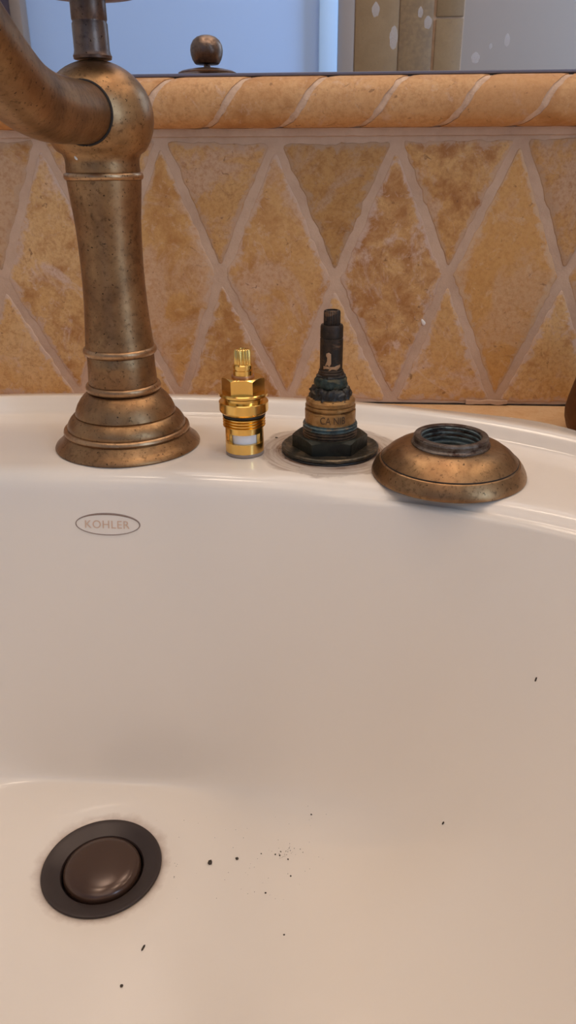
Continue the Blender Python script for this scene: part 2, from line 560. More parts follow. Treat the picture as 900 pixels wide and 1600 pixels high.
polys = []
for k in range(1, 7):                                   # diamond k: T[k], M[k-1+...]
    l, r_ = M[k], M[k+1] if k+1 in M else None
    polys.append([T[k], l, B[k], r_])
for k in range(0, 7):                                   # point-down halves along the top
    polys.append([T[k], T[k+1], M[k+1]])
for k in range(1, 6):                                   # point-up halves along the bottom
    polys.append([M[k+1], B[k], B[k+1]])
polys.append([M[1], B[0], B[1]])
for k in list(range(7, 13))+list(range(0, -6, -1)):
    polys.append([T[k], M[k], B[k], M[k+1]])
for k in list(range(7, 13))+list(range(-1, -6, -1)):
    polys.append([T[k], T[k+1], M[k+1]])
for k in list(range(6, 13))+list(range(-1, -6, -1)):
    polys.append([M[k+1], B[k], B[k+1]])
TINT = {1: (1.0, 0.95, 0.84), 2: (1.0, 0.97, 0.92), 3: (0.97, 0.95, 0.94), 4: (1.0, 0.92, 0.72), 5: (0.95, 0.9, 0.8),
        6: (0.84, 0.76, 0.6), 7: (0.9, 0.84, 0.74), 8: (0.86, 0.78, 0.66), 9: (0.74, 0.67, 0.53), 10: (0.9, 0.82, 0.68), 11: (0.80, 0.70, 0.54)}   # stones vary in colour
for s, poly in enumerate(polys):
    poly = [(p[0], min(p[1]+(0.0 if len(poly) == 4 else 0.0), GZ_TOP)) for p in poly]
    o = link('tile', tile_mesh(poly, s+3), TILE, wb)
    o.color = (*[0.93*c for c in TINT.get(s, (1, 1, 1))], 1)

bm = bmesh.new()
bmesh.ops.create_icosphere(bm, subdivisions=2, radius=1)
for v in bm.verts:
    v.co = Vector((0.0494+0.0012*v.co.x-0.0007*v.co.z, Y1-0.0002+0.0005*v.co.y, 0.0300+0.0018*v.co.z*(1-0.4*v.co.x)))
me = bpy.data.meshes.new('grout_chip'); bm.to_mesh(me); bm.free()
o = link('grout_chip', me, plain('chip_white', (0.80, 0.76, 0.70, 1), 0.6), wb)
# ------------------------------------------------------------------ rope liner (parts of wall_back)
LZ, LH, LP = 0.1444, 0.0122, 0.0135
SH = 0.0290
def liner_pt(x, a, p, h):
    ca, sa = math.cos(a), math.sin(a)
    pw = lambda v: math.copysign(abs(v)**0.85, v)
    return Vector((x+SH*(a/PI), Y1+0.001-p*pw(sa), LZ-h*pw(ca)))
joints = [j-0.0035 for j in [-0.235, -0.194, -0.1525, -0.1122, -0.0716, -0.0316, 0.0102, 0.0520, 0.0920, 0.134, 0.176, 0.217]]
joints = [joints[0]-0.0412*k for k in range(9, 0, -1)]+joints+[joints[-1]+0.0412*k for k in range(1, 10)]
for k in range(len(joints)-1):
    x0, x1 = joints[k]+0.0020, joints[k+1]-0.0020
    verts, faces = [], []
    NA, NX = 18, 12
    for i in range(NA+1):
        a = PI*i/NA
        for j in range(-1, NX+2):
            jj = min(max(j, 0), NX)
            x = x0+(x1-x0)*jj/NX
            edge_ = j in (-1, NX+1)
            nz = noise.noise(Vector((k*7.7, a*3.0, jj*0.9)))
            if jj in (0, NX):
                x += 0.0012*noise.noise(Vector((k*5.1+jj, a*4.0, 0)))
            rd = 0.0012 if edge_ else (0.00045 if jj in (0, NX) else 0.0)
            verts.append(liner_pt(x, a, LP-rd-(0.0032 if edge_ else 0)+nz*0.00022, LH-rd*0.4-(0.0010 if edge_ else 0)))
    W = NX+3
    for i in range(NA):
        for j in range(W-1):
            faces.append((i*W+j, i*W+j+1, (i+1)*W+j+1, (i+1)*W+j))
    link('liner_tile', mesh('liner_tile', verts, faces, 60), LINER, wb)
verts, faces = [], []
NA = 18
xs = [-0.60+0.004*k for k in range(300)]
for i in range(NA+1):
    a = PI*i/NA
    for x in xs:
        nz = noise.noise(Vector((x*400, a*4, 2.0)))
        verts.append(liner_pt(x, a, LP-0.0009+0.0003*nz, LH-0.0006))
W = len(xs)
for i in range(NA):
    for j in range(W-1):
        faces.append((i*W+j, i*W+j+1, (i+1)*W+j+1, (i+1)*W+j))
link('liner_grout', mesh('liner_grout', verts, faces, 60), LGROUT, wb)
# flat grout joint between the liner and the diamonds, and the uneven bead at the wall's foot
def bead(name, xa, xb, z0, z1, y0, amp, seed, freq, mat):
    verts, faces = [], []
    n = int((xb-xa)/0.002)
    for i in range(n+1):
        x = xa+(xb-xa)*i/n
        a = amp*noise.noise(Vector((x*freq, seed, 0)))
        b = amp*noise.noise(Vector((x*freq, seed+9, 0)))
        verts += [(x, Y1+0.003, z0+a), (x, y0, z0+a+0.0004), (x, y0, z1+b-0.0004), (x, Y1+0.003, z1+b)]
    for i in range(n):
        for k in range(3):
            faces.append((i*4+k, i*4+k+1, (i+1)*4+k+1, (i+1)*4+k))
    return link(name, mesh(name, verts, faces, 50), mat, wb)
bead('grout_joint', -0.60, 0.60, 0.1280, 0.1326, Y1-0.0008, 0.0004, 1.0, 120, GROUT)
bead('crack', -0.60, 0.60, CT-0.0006, CT+0.0012, Y1-0.0002, 0.0004, 3.0, 90, GAP)
bead('grout_bead', 0.078, 0.103, CT+0.0004, CT+0.0035, Y1-0.0014, 0.0007, 5.0, 180, GROUT)

# ------------------------------------------------------------------ mirror
MZ = 0.1581
mir = link('mirror', box('mirror', (-0.75, Y1, MZ), (0.75, Y1+0.0035, 1.05)), MIRROR)
tag(mir, 'large water-spotted wall mirror resting on the ochre tile liner', 'mirror')
link('edge_strip', box('edge_strip', (-0.75, Y1-0.0012, MZ-0.0013), (0.75, Y1+0.0035, MZ+0.0002), 0.0003), STRIP, mir)
link('gap_line', box('gap_line', (-0.75, Y1-0.0008, MZ-0.0023), (0.75, Y1+0.0030, MZ-0.0013)), GAP, mir)
def spot_mesh(w_, h_, seed):
    verts, faces = [], []
    n = 20
    for ring, k in ((1.0, 0.0), (0.6, 1.0)):
        for i in range(n):
            a = 2*PI*i/n
            rr = 1+0.18*noise.noise(Vector((math.cos(a)*2, math.sin(a)*2, seed)))
            pinch = 1-0.35*max(0, math.sin(a))**2
            verts.append((w_*ring*rr*math.cos(a)*pinch, -0.00025*k-0.00004, h_*ring*rr*math.sin(a)))
    for i in range(n):
        faces.append((i, (i+1) % n, n+(i+1) % n, n+i))
    faces.append(tuple(range(n, 2*n)))
    return mesh('water_spot', verts, faces, 60)
for k, (x, z, w_, h_) in enumerate(((0.0150, 0.1857, 0.0020, 0.0033), (0.0246, 0.1733, 0.0021, 0.0053), (0.0416, 0.1798, 0.0020, 0.0029), (0.0375, 0.1842, 0.0013, 0.0024),
                                    (0.0668, 0.1640, 0.0022, 0.0026), (0.0820, 0.1716, 0.0014, 0.0030), (0.0740, 0.1690, 0.0008, 0.0014))):
    link('water_spot', spot_mesh(w_, h_, k), SPOT, mir, (x, Y1, z))

# ------------------------------------------------------------------ sink
CX, CY = -0.095, 0.12
DX, DY, DZ = -0.0890, 0.2150, -0.1400
def sup(p, a, b, n, bf=None):
    c_, s_ = abs(math.cos(p)), abs(math.sin(p))
    bb = bf if (bf and math.sin(p) < 0) else b
    return 1.0/((c_/a)**n+(s_/bb)**n)**(1.0/n)
def Rb(p): return sup(p, 0.245, 0.1640, 2.5)
def Rs(p): return sup(p, 0.266, 0.2470, 2.5, 0.185)
def Wr(p):
    s_ = math.sin(p)
    if s_ <= 0:
        return 0.018
    g_ = 0.006*math.exp(-((p-0.87)/0.10)**2)+0.006*math.exp(-((PI-p-0.87)/0.10)**2)
    base = 0.017+0.007*min(1, max(0, (s_-0.55)/0.25))
    return base+g_
NS = 256
rings = []
def ring(fn):
    rings.append([fn(2*PI*k/NS) for k in range(NS)])
def on(p, r, z): return Vector((CX+r*math.cos(p), CY+r*math.sin(p), z))
for off, z in ((-0.0006, CT+0.0003), (0.0, -0.001), (-0.0012, 0.0034), (-0.0042, 0.0053)):
    ring(lambda p, off=off, z=z: on(p, Rs(p)+Wr(p)+off, z))
for off, z in ((0.0120, 0.0068), (0.0085, 0.0074), (0.0068, 0.0073), (0.0058, 0.0067), (0.0038, 0.0042), (0.0018, 0.0016), (0.0006, 0.0005), (-0.0008, 0.0001), (-0.0030, 0.0)):
    ring(lambda p, off=off, z=z: on(p, Rs(p)+off, z))
for t in (0.25, 0.5, 0.75):
    ring(lambda p, t=t: on(p, (Rs(p)-0.0025)*(1-t)+(Rb(p)+0.013)*t, 0.0))
for off, z in ((0.0125, 0.0), (0.0095, -0.0001), (0.0068, -0.0005), (0.0045, -0.0013), (0.0025, -0.0026), (0.0010, -0.0044)):
    ring(lambda p, off=off, z=z: on(p, Rb(p)+off, z))
HOLE = 0.0222
def bowl_z(x, y):
    """height of the basin: a wall falling from the rim, melted into a gently dished bottom"""
    dx, dy = x-CX, y-CY
    q = math.atan2(dy, dx)
    d = max(0.0, Rb(q)-math.hypot(dx, dy))
    dq = ((q-PI/2) % (2*PI)+PI) % (2*PI)-PI
    k = math.exp(-(dq/0.85)**4)
    zw = -0.0070-(1.7+2.2*k)*d-44.0*k*min(d, 0.06)**2
    e = max(0.0, math.hypot(x-DX, y-DY)-HOLE)
    zb = DZ+0.0022+0.035*e
    kc = math.exp(-((dq-0.02)/0.47)**4)
    tau = 0.048-0.0445*kc
    z = max(zw, zb)+tau*math.log(1+math.exp(-abs(zw-zb)/tau))
    nd = math.exp(-(e/0.030)**2)                     # settle level with the drain
    z = z*(1-nd)+(zb+(z-zb)*min(1.0, e/0.03))*nd
    return z-0.0022*math.exp(-(e/0.0075)**2)
def bowl(p, t):
    A = on(p, Rb(p), 0)
    E = Vector((DX+HOLE*math.cos(p), DY+HOLE*math.sin(p), 0))
    v = A.lerp(E, t)
    v.z = bowl_z(v.x, v.y)
    return v
ring(lambda p: bowl(p, 0.0))
for i in range(1, 73):
    t = i/72
    ring(lambda p, t=t: bowl(p, t))
ring(lambda p: Vector((DX+(HOLE-0.0012)*math.cos(p), DY+(HOLE-0.0012)*math.sin(p), DZ-0.012)))
verts = [v for r_ in rings for v in r_]
faces = []
for i in range(len(rings)-1):
    for k in range(NS):
        faces.append((i*NS+k, i*NS+(k+1) % NS, (i+1)*NS+(k+1) % NS, (i+1)*NS+k))
sink_me = mesh('sink', verts, faces, 180)
# normals must face up/inward
bvh = BVHTree.FromPolygons([tuple(v) for v in verts], faces)
sink = link('sink', sink_me, china)
tag(sink, 'white oval vitreous china bathroom sink with raised rim and oval maker logo', 'sink')

# logo under the back rim: oval outline and lettering, laid on the curved wall
LX, LZc = -0.0930, -0.0203
def on_wall(x, z, lift=0.00018):
    h = bvh.ray_cast(Vector((x, 0.20, z)), Vector((0, 1, 0)))
    if h[0] is None:
        return Vector((x, 0.278, z))
    n_ = h[1] if h[1].y < 0 else -h[1]
    return h[0]+n_*lift
verts, faces = [], []
NL = 96
for k in range(NL):
    a = 2*PI*k/NL
    tk = 0.00036+0.00052*max(0, math.sin(a+0.25))
    for e, lift in ((0, 0.00002), (0.25, 0.00025), (0.75, 0.00025), (1, 0.00002)):
        verts.append(on_wall(LX+(0.0136-tk*e*1.1)*math.cos(a), LZc+(0.0046-tk*e)*math.sin(a), lift))
for k in range(NL):
    k2 = (k+1) % NL
    for j in range(3):
        faces.append((k*4+j, k*4+j+1, k2*4+j+1, k2*4+j))
o = link('logo_outline', mesh('logo_outline', verts, faces, 60), plain('logo_grey', lin(140, 118, 104), 0.3), sink)
o['label'] = 'grey-brown oval logo outline'

def text_mesh(txt, size, spacing=1.0):
    cu = bpy.data.curves.new('lettering', 'FONT')
    cu.body = txt
    cu.size = size
    cu.space_character = spacing
    cu.align_x = 'CENTER'
    cu.align_y = 'CENTER'
    cu.resolution_u = 4
    t = bpy.data.objects.new('lettering', cu)
    C.objects.link(t)
    me = bpy.data.meshes.new_from_object(t.evaluated_get(bpy.context.evaluated_depsgraph_get()))
    bpy.data.objects.remove(t)
    bpy.data.curves.remove(cu)
    bm = bmesh.new(); bm.from_mesh(me)
    bmesh.ops.triangulate(bm, faces=bm.faces[:])
    bmesh.ops.subdivide_edges(bm, edges=[e for e in bm.edges if e.calc_length() > size*0.25], cuts=2)
    bm.to_mesh(me); bm.free()
    return me
me = text_mesh('KOHLER', 0.0042, 1.08)
xs_ = [v.co.x for v in me.vertices]; zs_ = [v.co.y for v in me.vertices]
kx = 0.0186/(max(xs_)-min(xs_)); mx = (max(xs_)+min(xs_))/2; mz = (max(zs_)+min(zs_))/2
kz = 0.0032/(max(zs_)-min(zs_))
for v in me.vertices:
    v.co = on_wall(LX-0.0002+(v.co.x-mx)*kx, LZc-0.0001+(v.co.y-mz)*kz, 0.0002)
o = link('logo_lettering', me, plain('logo_tan', lin(216, 180, 152), 0.35), sink)
o['label'] = 'faint tan lettering in the oval logo'

# counter with the cut-out under the rim
verts, faces = [], []
NC = 256
for z in (CT, CT-0.03):
    for k in range(NC):
        p = 2*PI*k/NC
        r_ = Rs(p)+Wr(p)-0.006
        verts.append(on(p, r_, z))
    for k in range(NC):
        p = 2*PI*k/NC
        c_, s_ = math.cos(p), math.sin(p)
        tx = ((0.62-CX)/c_ if c_ > 0 else (-0.80-CX)/c_) if abs(c_) > 1e-6 else 1e9
        ty = ((Y1+0.0008-CY)/s_ if s_ > 0 else (-0.12-CY)/s_) if abs(s_) > 1e-6 else 1e9
        t = min(tx, ty)
        verts.append((CX+c_*t, CY+s_*t, z))
for k in range(NC):
    k2 = (k+1) % NC
    faces.append((k, k2, NC+k2, NC+k))
    faces.append((2*NC+k, 2*NC+k2, 3*NC+k2, 3*NC+k))
    faces.append((NC+k, NC+k2, 3*NC+k2, 3*NC+k))
    faces.append((k, k2, 2*NC+k2, 2*NC+k))
ct = link('countertop', mesh('countertop', verts, faces, 30), COUNTER)
tag(ct, 'tan limestone countertop slab between the sink rim and the tiled backsplash', 'countertop')

# ------------------------------------------------------------------ drain
dr = thing('sink_drain', 'dark oil-rubbed pop-up drain with domed stopper in the sink bottom', 'drain', (DX, DY, DZ))
o = link('drain_flange', lathe('drain_flange', [(15.9, -8), (15.9, -1.6), (16.4, -0.9), (17.2, -0.7), (21.0, 0.6), (22.6, 1.15), (23.2, 1.1), (23.5, 0.6), (22.0, -0.4), (20.8, -6)], cap_top=False, cap_bottom=False), ORB, dr)
o = link('stopper', lathe('stopper', [(6, -9), (14.6, -9), (15.0, -4), (15.25, -1.6), (15.1, -0.5), (14.5, 0.5), (13.0, 1.35), (10.5, 1.9), (7.0, 2.25), (3.5, 2.4), (0.6, 2.45)]), ORB2, dr)
o['label'] = 'brown domed stopper'
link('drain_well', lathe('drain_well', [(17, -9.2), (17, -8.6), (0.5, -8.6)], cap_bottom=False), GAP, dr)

# ------------------------------------------------------------------ faucet
FX, FY = -0.0934, 0.3238
fa = thing('faucet', 'aged bronze turned-column faucet with ball head standing on the sink deck', 'faucet', (FX, FY, 0.0))
base_prof = [(28.0, 0.2), (31.7, 0.2), (32.0, 0.7), (31.6, 1.5), (30.2, 2.6), (28.8, 4.0), (27.7, 5.6), (26.9, 6.4)]
link('base_flange', lathe('base_flange', base_prof, 128, cap_top=True), BR, fa)
link('base_ring', lathe('base_ring', [(24.5, 6.2), (26.2, 6.1), (27.2, 6.6), (27.7, 7.5), (27.5, 8.4), (26.9, 8.95), (26.2, 9.05), (24.5, 9.05)], 128), BR_RING, fa)
link('base_step', lathe('base_step', [(24.8, 9.0), (25.9, 9.1), (25.95, 9.7), (25.4, 11.2), (24.4, 12.8), (23.2, 14.1), (22.2, 14.7), (21.5, 14.75)], 128), BR, fa)
link('base_dome', lathe('base_dome', [(20.6, 14.4), (21.5, 14.5), (21.9, 15.2), (21.6, 16.6), (20.6, 19.0), (19.2, 21.2), (17.6, 23.0), (16.0, 24.3), (14.6, 24.9)], 128), BR, fa)
link('collar_ring', lathe('collar_ring', ring_prof(14.9, 26.6, 1.35, 1.75, 14), 96, closed=True), BR_RING, fa)
link('neck_band', lathe('neck_band', [(14.4, 24.0), (14.7, 28.2), (14.65, 31.0), (14.35, 36.0), (14.2, 40.2), (13.6, 41.0)], 96), BR, fa)
link('collar_ring', lathe('collar_ring', ring_prof(14.35, 42.4, 1.25, 1.6, 14), 96, closed=True), BR_RING, fa)
col_pts = [(14.5, 43.5), (14.3, 46), (13.6, 54), (12.95, 64), (12.7, 74), (12.75, 83), (13.1, 93), (13.8, 101), (14.3, 106.5), (14.5, 109)]
link('column', lathe('column', [(p.x, p.y) for p in smooth_curve([(a, b) for a, b in col_pts], 4)], 96), BR, fa)
link('collar_ring', lathe('collar_ring', ring_prof(14.4, 110.4, 1.05, 1.35, 14), 96, closed=True), BR_RING, fa)
SZ = 130.8                                             # centre of the ball, mm
SR = 21.0
hp = [(14.0, 111.0), (14.35, 112.3), (14.2, 114.5), (14.3, 116.5), (15.0, 118.2)]
for k in range(5, 29):
    a = -PI/2+PI*k/30
    rr, zz = SR*math.cos(a), SZ+19.4*math.sin(a)
    if zz > 118.6:
        hp.append((rr, zz))
link('ball_head', lathe('ball_head', hp, 128, angle=50), BR, fa)
# spout: leaves the ball towards the bowl, then rises into a swan neck
sp = [(0, -0.006, 0.1316), (0, -0.022, 0.1315), (0, -0.040, 0.1311), (0, -0.058, 0.1313), (0, -0.076, 0.1337), (0, -0.091, 0.1388), (0, -0.104, 0.1446),
      (0, -0.120, 0.1520), (0, -0.138, 0.1590), (0, -0.158, 0.1610), (0, -0.178, 0.1590), (0, -0.194, 0.1470), (0, -0.201, 0.1320), (0, -0.203, 0.1180)]
spath = smooth_curve(sp, 6)
link('spout', tube('spout', spath, 0.0102, 64), BR, fa)
gx = -math.sqrt(SR**2-10.3**2)/1000
v_, f_ = [], []
link('spout_joint', tube('spout_joint', [(0.0104*math.cos(2*PI*k/64), gx-0.0002, 0.1315+0.0104*math.sin(2*PI*k/64)) for k in range(65)], 0.00055, 10, False), GAP, fa)
# rod, cap and lift knob above the ball (the knob shows only in the mirror)
link('finial_rod', lathe('finial_rod', [(6.9, 150.2), (7.1, 151.2), (6.75, 151.9), (6.5, 153), (6.45, 161.4), (6.15, 161.9), (6.15, 162.3), (6.45, 162.8), (6.4, 169.5)], 64), BR_DARK, fa)
link('finial_cap', lathe('finial_cap', [(6.3, 168.9), (15.0, 170.2), (19.5, 171.0), (19.8, 171.6), (17.5, 172.7), (12.0, 173.8), (6.0, 174.6), (2.6, 174.9)], 96), BR_DARK, fa)
lk = link('lift_stem', lathe('lift_stem', [(2.3, 174.2), (2.3, 179.5)], 24), BR_DARK, fa)
link('lift_knob', lathe('lift_knob', [(2.6, 176.6), (7.6, 176.7), (8.4, 177.3), (9.8, 179.6), (10.7, 182.3), (11.0, 185.0), (10.5, 188.0), (8.9, 190.8), (6.4, 192.7), (3.4, 193.7), (0.5, 194.0)], 64, angle=50), BR_DARK, lk)
# two flecks of dried paint on the neck
for (x, y, z, s_) in ((-0.0060, -0.0130, 0.1172, 0.0011), (-0.0064, -0.0137, 0.1201, 0.0006)):
    bm = bmesh.new()
    bmesh.ops.create_icosphere(bm, subdivisions=2, radius=1)
    for v in bm.verts:
        v.co = Vector((x+v.co.x*s_*0.8, y+v.co.y*0.0003, z+v.co.z*s_*(1+0.2*v.co.x)))
    me = bpy.data.meshes.new('paint_fleck'); bm.to_mesh(me); bm.free()
    o = link('paint_fleck', me, plain('white_fleck', (0.75, 0.74, 0.70, 1), 0.6), fa)

# ------------------------------------------------------------------ new brass cartridge
KX, KY = -0.0395, 0.3140
TOWARD = math.atan2(-KY, -KX)                          # azimuth from the part to the viewer's side
ca = thing('valve_cartridge', 'shiny new brass faucet cartridge standing upright on the sink deck', 'cartridge', (KX, KY, 0.0002))
def knurl(teeth, depth):
    def f(p, r, z):
        return (r-depth*(0.5-0.5*math.cos(p*teeth))**0.7 if r > 2.4 else r, z)
    return f
def hexfun(ap, z_top, rot, ch=0.5):
    def f(p, r, z):
        q = ((p-rot) % (PI/3))-PI/6
        R = ap/math.cos(q)
        if r >= 900:                                    # full hexagon at this height
            return (R, z)
        if r >= 800:                                    # start of the chamfer cone
            return (R, z_top-(R-ap)*ch)
        return (r, z)
    return f
link('spline', lathe('spline', [(3.2, 38.6), (3.5, 38.8), (3.5, 44.2), (3.15, 44.9), (2.3, 45.15), (1.5, 45.15), (1.4, 44.6), (0.3, 44.5)], 216, knurl(18, 0.42), angle=40), BRASS, ca)
link('neck', lathe('neck', [(4.2, 34.3), (4.2, 36.4), (3.7, 36.5), (3.7, 37.0), (4.2, 37.0), (4.2, 38.5), (3.9, 38.9), (3.2, 38.9)], 64), BRASS, ca)
link('washer', lathe('washer', [(4.0, 33.5), (4.75, 33.5), (4.85, 33.9), (4.75, 34.35), (4.0, 34.4)], 64), WASHER, ca)
hex_rot = TOWARD+math.radians(25.4)+PI/6-PI/6
link('hex', lathe('hex', [(900, 27.2), (850, 33.4), (7.75, 33.6), (4.0, 33.6)], 144, hexfun(7.85, 33.5, hex_rot), angle=22), BRASS, ca)
link('flange', lathe('flange', [(8.2, 25.4), (9.9, 25.5), (10.45, 26.0), (10.5, 26.9), (10.1, 27.35), (8.4, 27.45)], 96, angle=25), BRASS, ca)
link('groove_band', lathe('groove_band', [(8.3, 23.4), (8.3, 25.6)], 96), BRASS, ca)
link('collar', lathe('collar', [(8.7, 18.0), (9.2, 18.1), (10.3, 19.2), (10.5, 19.6), (10.5, 23.1), (10.25, 23.4), (8.2, 23.5)], 96, angle=18), BRASS, ca)
o = link('o_ring', lathe('o_ring', ring_prof(8.3, 17.7, 0.95, 0.75), 96, closed=True), BLACK, ca)
o['label'] = 'black rubber o-ring'
tp = [(8.0, 12.0)]
for k in range(4):
    z0 = 12.4+k*1.22
    tp += [(8.2, z0), (9.1, z0+0.36), (9.1, z0+0.62), (8.2, z0+0.98)]
tp += [(8.2, 17.4)]
def helix(p, r, z):
    return (r, z+1.22*((p/(2*PI)) % 1.0)*0.0)
link('thread', lathe('thread', tp, 96, angle=25), BRASS, ca)
link('body', lathe('body', [(6.6, 10.1), (8.25, 10.1), (8.25, 12.6), (6.6, 12.6)], 96, closed=True), BRASS, ca)
link('body', lathe('body', [(6.6, 1.5), (8.3, 1.5), (8.3, 5.7), (6.6, 5.7)], 96, closed=True), BRASS, ca)
for s_ in (1, -1):
    a_ = TOWARD+s_*PI/2
    link('body_post', lathe('body_post', [(6.6, 5.6), (8.25, 5.6), (8.25, 10.2), (6.6, 10.2)], 20, closed=True, a0=a_-0.66, a1=a_+0.66), BRASS, ca)
o = link('ceramic_disc', lathe('ceramic_disc', [(6.2, 1.6), (6.2, 12.0)], 64), CERAMIC, ca)
o['label'] = 'white ceramic disc showing through the side window'
o = link('seal', lathe('seal', [(7.2, 0.0), (8.1, 0.0), (8.25, 0.3), (8.25, 1.3), (8.1, 1.6), (6.8, 1.6)], 96), SEAL, ca)
o['label'] = 'translucent grey bottom seal'

# ------------------------------------------------------------------ old corroded valve still in the deck
VX, VY = -0.0028, 0.3193
va = thing('corroded_valve', 'old corroded black and green faucet valve stem rising from the sink deck', 'valve', (VX, VY, 0.0002))
def lumpy(amp, freq, seed):
    def f(v, p):
        n_ = noise.noise(Vector((v.x*freq, v.y*freq, v.z*freq*1.3+seed)))+0.5*noise.noise(Vector((v.x*freq*2.3, v.y*freq*2.3, v.z*freq*2+seed)))
        d = Vector((v.x, v.y, 0))
        if d.length < 1e-5:
            return v
        return v+d.normalized()*amp*n_+Vector((0, 0, amp*0.4*n_))
    return f
link('gasket', lathe('gasket', [(12, -0.1), (20.6, -0.1), (21.0, 0.3), (20.6, 0.8), (12, 0.9)], 96, disp=lumpy(0.00025, 300, 1)), BLACK, va)
link('washer', lathe('washer', [(12, 0.8), (20.6, 0.9), (21.1, 1.3), (21.1, 2.2), (20.5, 2.65), (19.7, 2.4), (19.0, 2.0), (12, 2.0)], 96, disp=lumpy(0.00035, 220, 4)), WASH, va)
vt = math.atan2(-VY, -VX)
link('hex_nut', lathe('hex_nut', [(900, 1.9), (850, 7.6), (13.6, 7.9), (12.4, 7.5), (10.9, 7.3)], 144, hexfun(14.3, 7.9, vt+math.radians(33), 0.45), angle=22), NUT, va)
tp = []
for k in range(5):
    z0 = 6.6+k*1.30
    tp += [(11.05, z0), (11.75, z0+0.42), (11.75, z0+0.70), (11.05, z0+1.15)]
link('thread', lathe('thread', [(11.0, 5.0)]+tp[:12]+[(11.0, tp[11][1]+0.2)], 96, angle=25, disp=lumpy(0.00012, 400, 2)), THREAD_DK, va)
o = link('thread', lathe('thread', [(11.0, 10.3)]+tp[12:]+[(11.3, 13.35), (10.4, 13.5)], 96, angle=25, disp=lumpy(0.00012, 400, 3)), TEAL, va)
o['label'] = 'blue-green corroded threads'
bc = link('brass_collar', lathe('brass_collar', [(10.5, 12.9), (10.85, 13.2), (10.9, 18.6), (10.3, 18.9), (9.9, 19.1), (9.9, 19.4), (10.5, 19.55), (10.75, 19.8), (10.75, 20.6), (10.3, 20.8), (10.0, 21.0), (10.4, 21.3), (10.5, 22.9), (9.7, 23.9), (8.6, 24.2)], 96, angle=30, disp=lumpy(0.00010, 260, 6)), OLDBRASS, va)
o = link('crust', lathe('crust', [(9.6, 23.6), (8.9, 24.1), (8.6, 25.2), (8.5, 26.6), (8.1, 27.7), (7.0, 28.4), (6.2, 28.6)], 96, angle=180, disp=lumpy(0.0011, 460, 8)), CRUST, va)
o = link('packing_ring', lathe('packing_ring', [(6.1, 28.2), (6.8, 28.7), (7.0, 29.6), (6.95, 31.4), (6.6, 32.5), (5.4, 33.1)], 96, angle=180, disp=lumpy(0.0006, 520, 11)), GREEN, va)
o['label'] = 'green verdigris packing ring'
link('crust', lathe('crust', [(5.0, 32.4), (6.1, 32.8), (6.1, 33.5), (5.2, 33.9)], 64, disp=lumpy(0.0005, 600, 15)), CRUST, va)
link('stem_ring', lathe('stem_ring', [(4.8, 33.6), (5.4, 33.8), (5.45, 34.6), (5.1, 34.9), (5.15, 35.6), (4.8, 35.9)], 64), STEM, va)
st = link('stem', lathe('stem', [(4.75, 34.5), (4.78, 48.6), (4.55, 48.8), (4.55, 49.1), (4.75, 49.3), (4.72, 53.6), (4.4, 54.4), (3.2, 54.5)], 64), STEM, va)
link('spline', lathe('spline', [(3.35, 54.2), (3.45, 54.6), (3.42, 59.4), (3.15, 60.05), (2.5, 60.2), (2.3, 59.7), (0.3, 59.6)], 120, knurl(24, 0.22), angle=28), STEM, va)
def wrap_patch(name, pts, R, lift, mat, parent, centre=0.0):
    """a small plate lying on a cylinder: pts are (mm along the circumference, mm height)"""
    n = len(pts)
    cxp = sum(p[0] for p in pts)/n; czp = sum(p[1] for p in pts)/n
    verts, faces = [], []
    for k, (s, l) in enumerate(((1.0, -0.05), (0.93, lift), (0.5, lift), (0.05, lift))):
        for (a, z) in pts:
            aa = (cxp+(a-cxp)*s)/R+vt
            verts.append(((R+l)/1000*math.cos(aa), (R+l)/1000*math.sin(aa), (czp+(z-czp)*s)/1000))
    for lv in range(3):
        for i in range(n):
            faces.append((lv*n+i, lv*n+(i+1) % n, (lv+1)*n+(i+1) % n, (lv+1)*n+i))
    faces.append(tuple(range(3*n, 4*n)))
    return link(name, mesh(name, verts, faces, 60), mat, parent)
wrap_patch('scraped_patch', [(-2.7, 38.0), (-0.6, 37.8), (0.0, 39.0), (-0.1, 43.2), (-1.0, 43.8), (-2.2, 43.3), (-2.3, 42.4), (-1.7, 41.8), (-1.8, 39.6)], 4.77, 0.07, SCRAPED, st)
wrap_patch('scraped_patch', [(-3.6, 36.6), (-1.0, 35.9), (2.6, 36.1), (4.4, 37.4), (4.3, 38.6), (2.6, 38.2), (0.4, 37.7), (-2.0, 37.9), (-3.6, 37.9)], 4.77, 0.07, SCRAPED, st)
me = text_mesh('CA NIB', 0.0042, 1.0)
xs_ = [v.co.x for v in me.vertices]; zs_ = [v.co.y for v in me.vertices]
kx = 0.0108/(max(xs_)-min(xs_)); mx = (max(xs_)+min(xs_))/2; mz = (max(zs_)+min(zs_))/2; kz = 0.0031/(max(zs_)-min(zs_))
for v in me.vertices:
    a = vt+((v.co.x-mx)*kx+0.0012)/0.0109
    v.co = Vector((0.01108*math.cos(a), 0.01108*math.sin(a), 0.0163+(v.co.y-mz)*kz))
link('stamped_lettering', me, plain('dark_stamp', lin(88, 66, 46), 0.7, 0.3), bc)

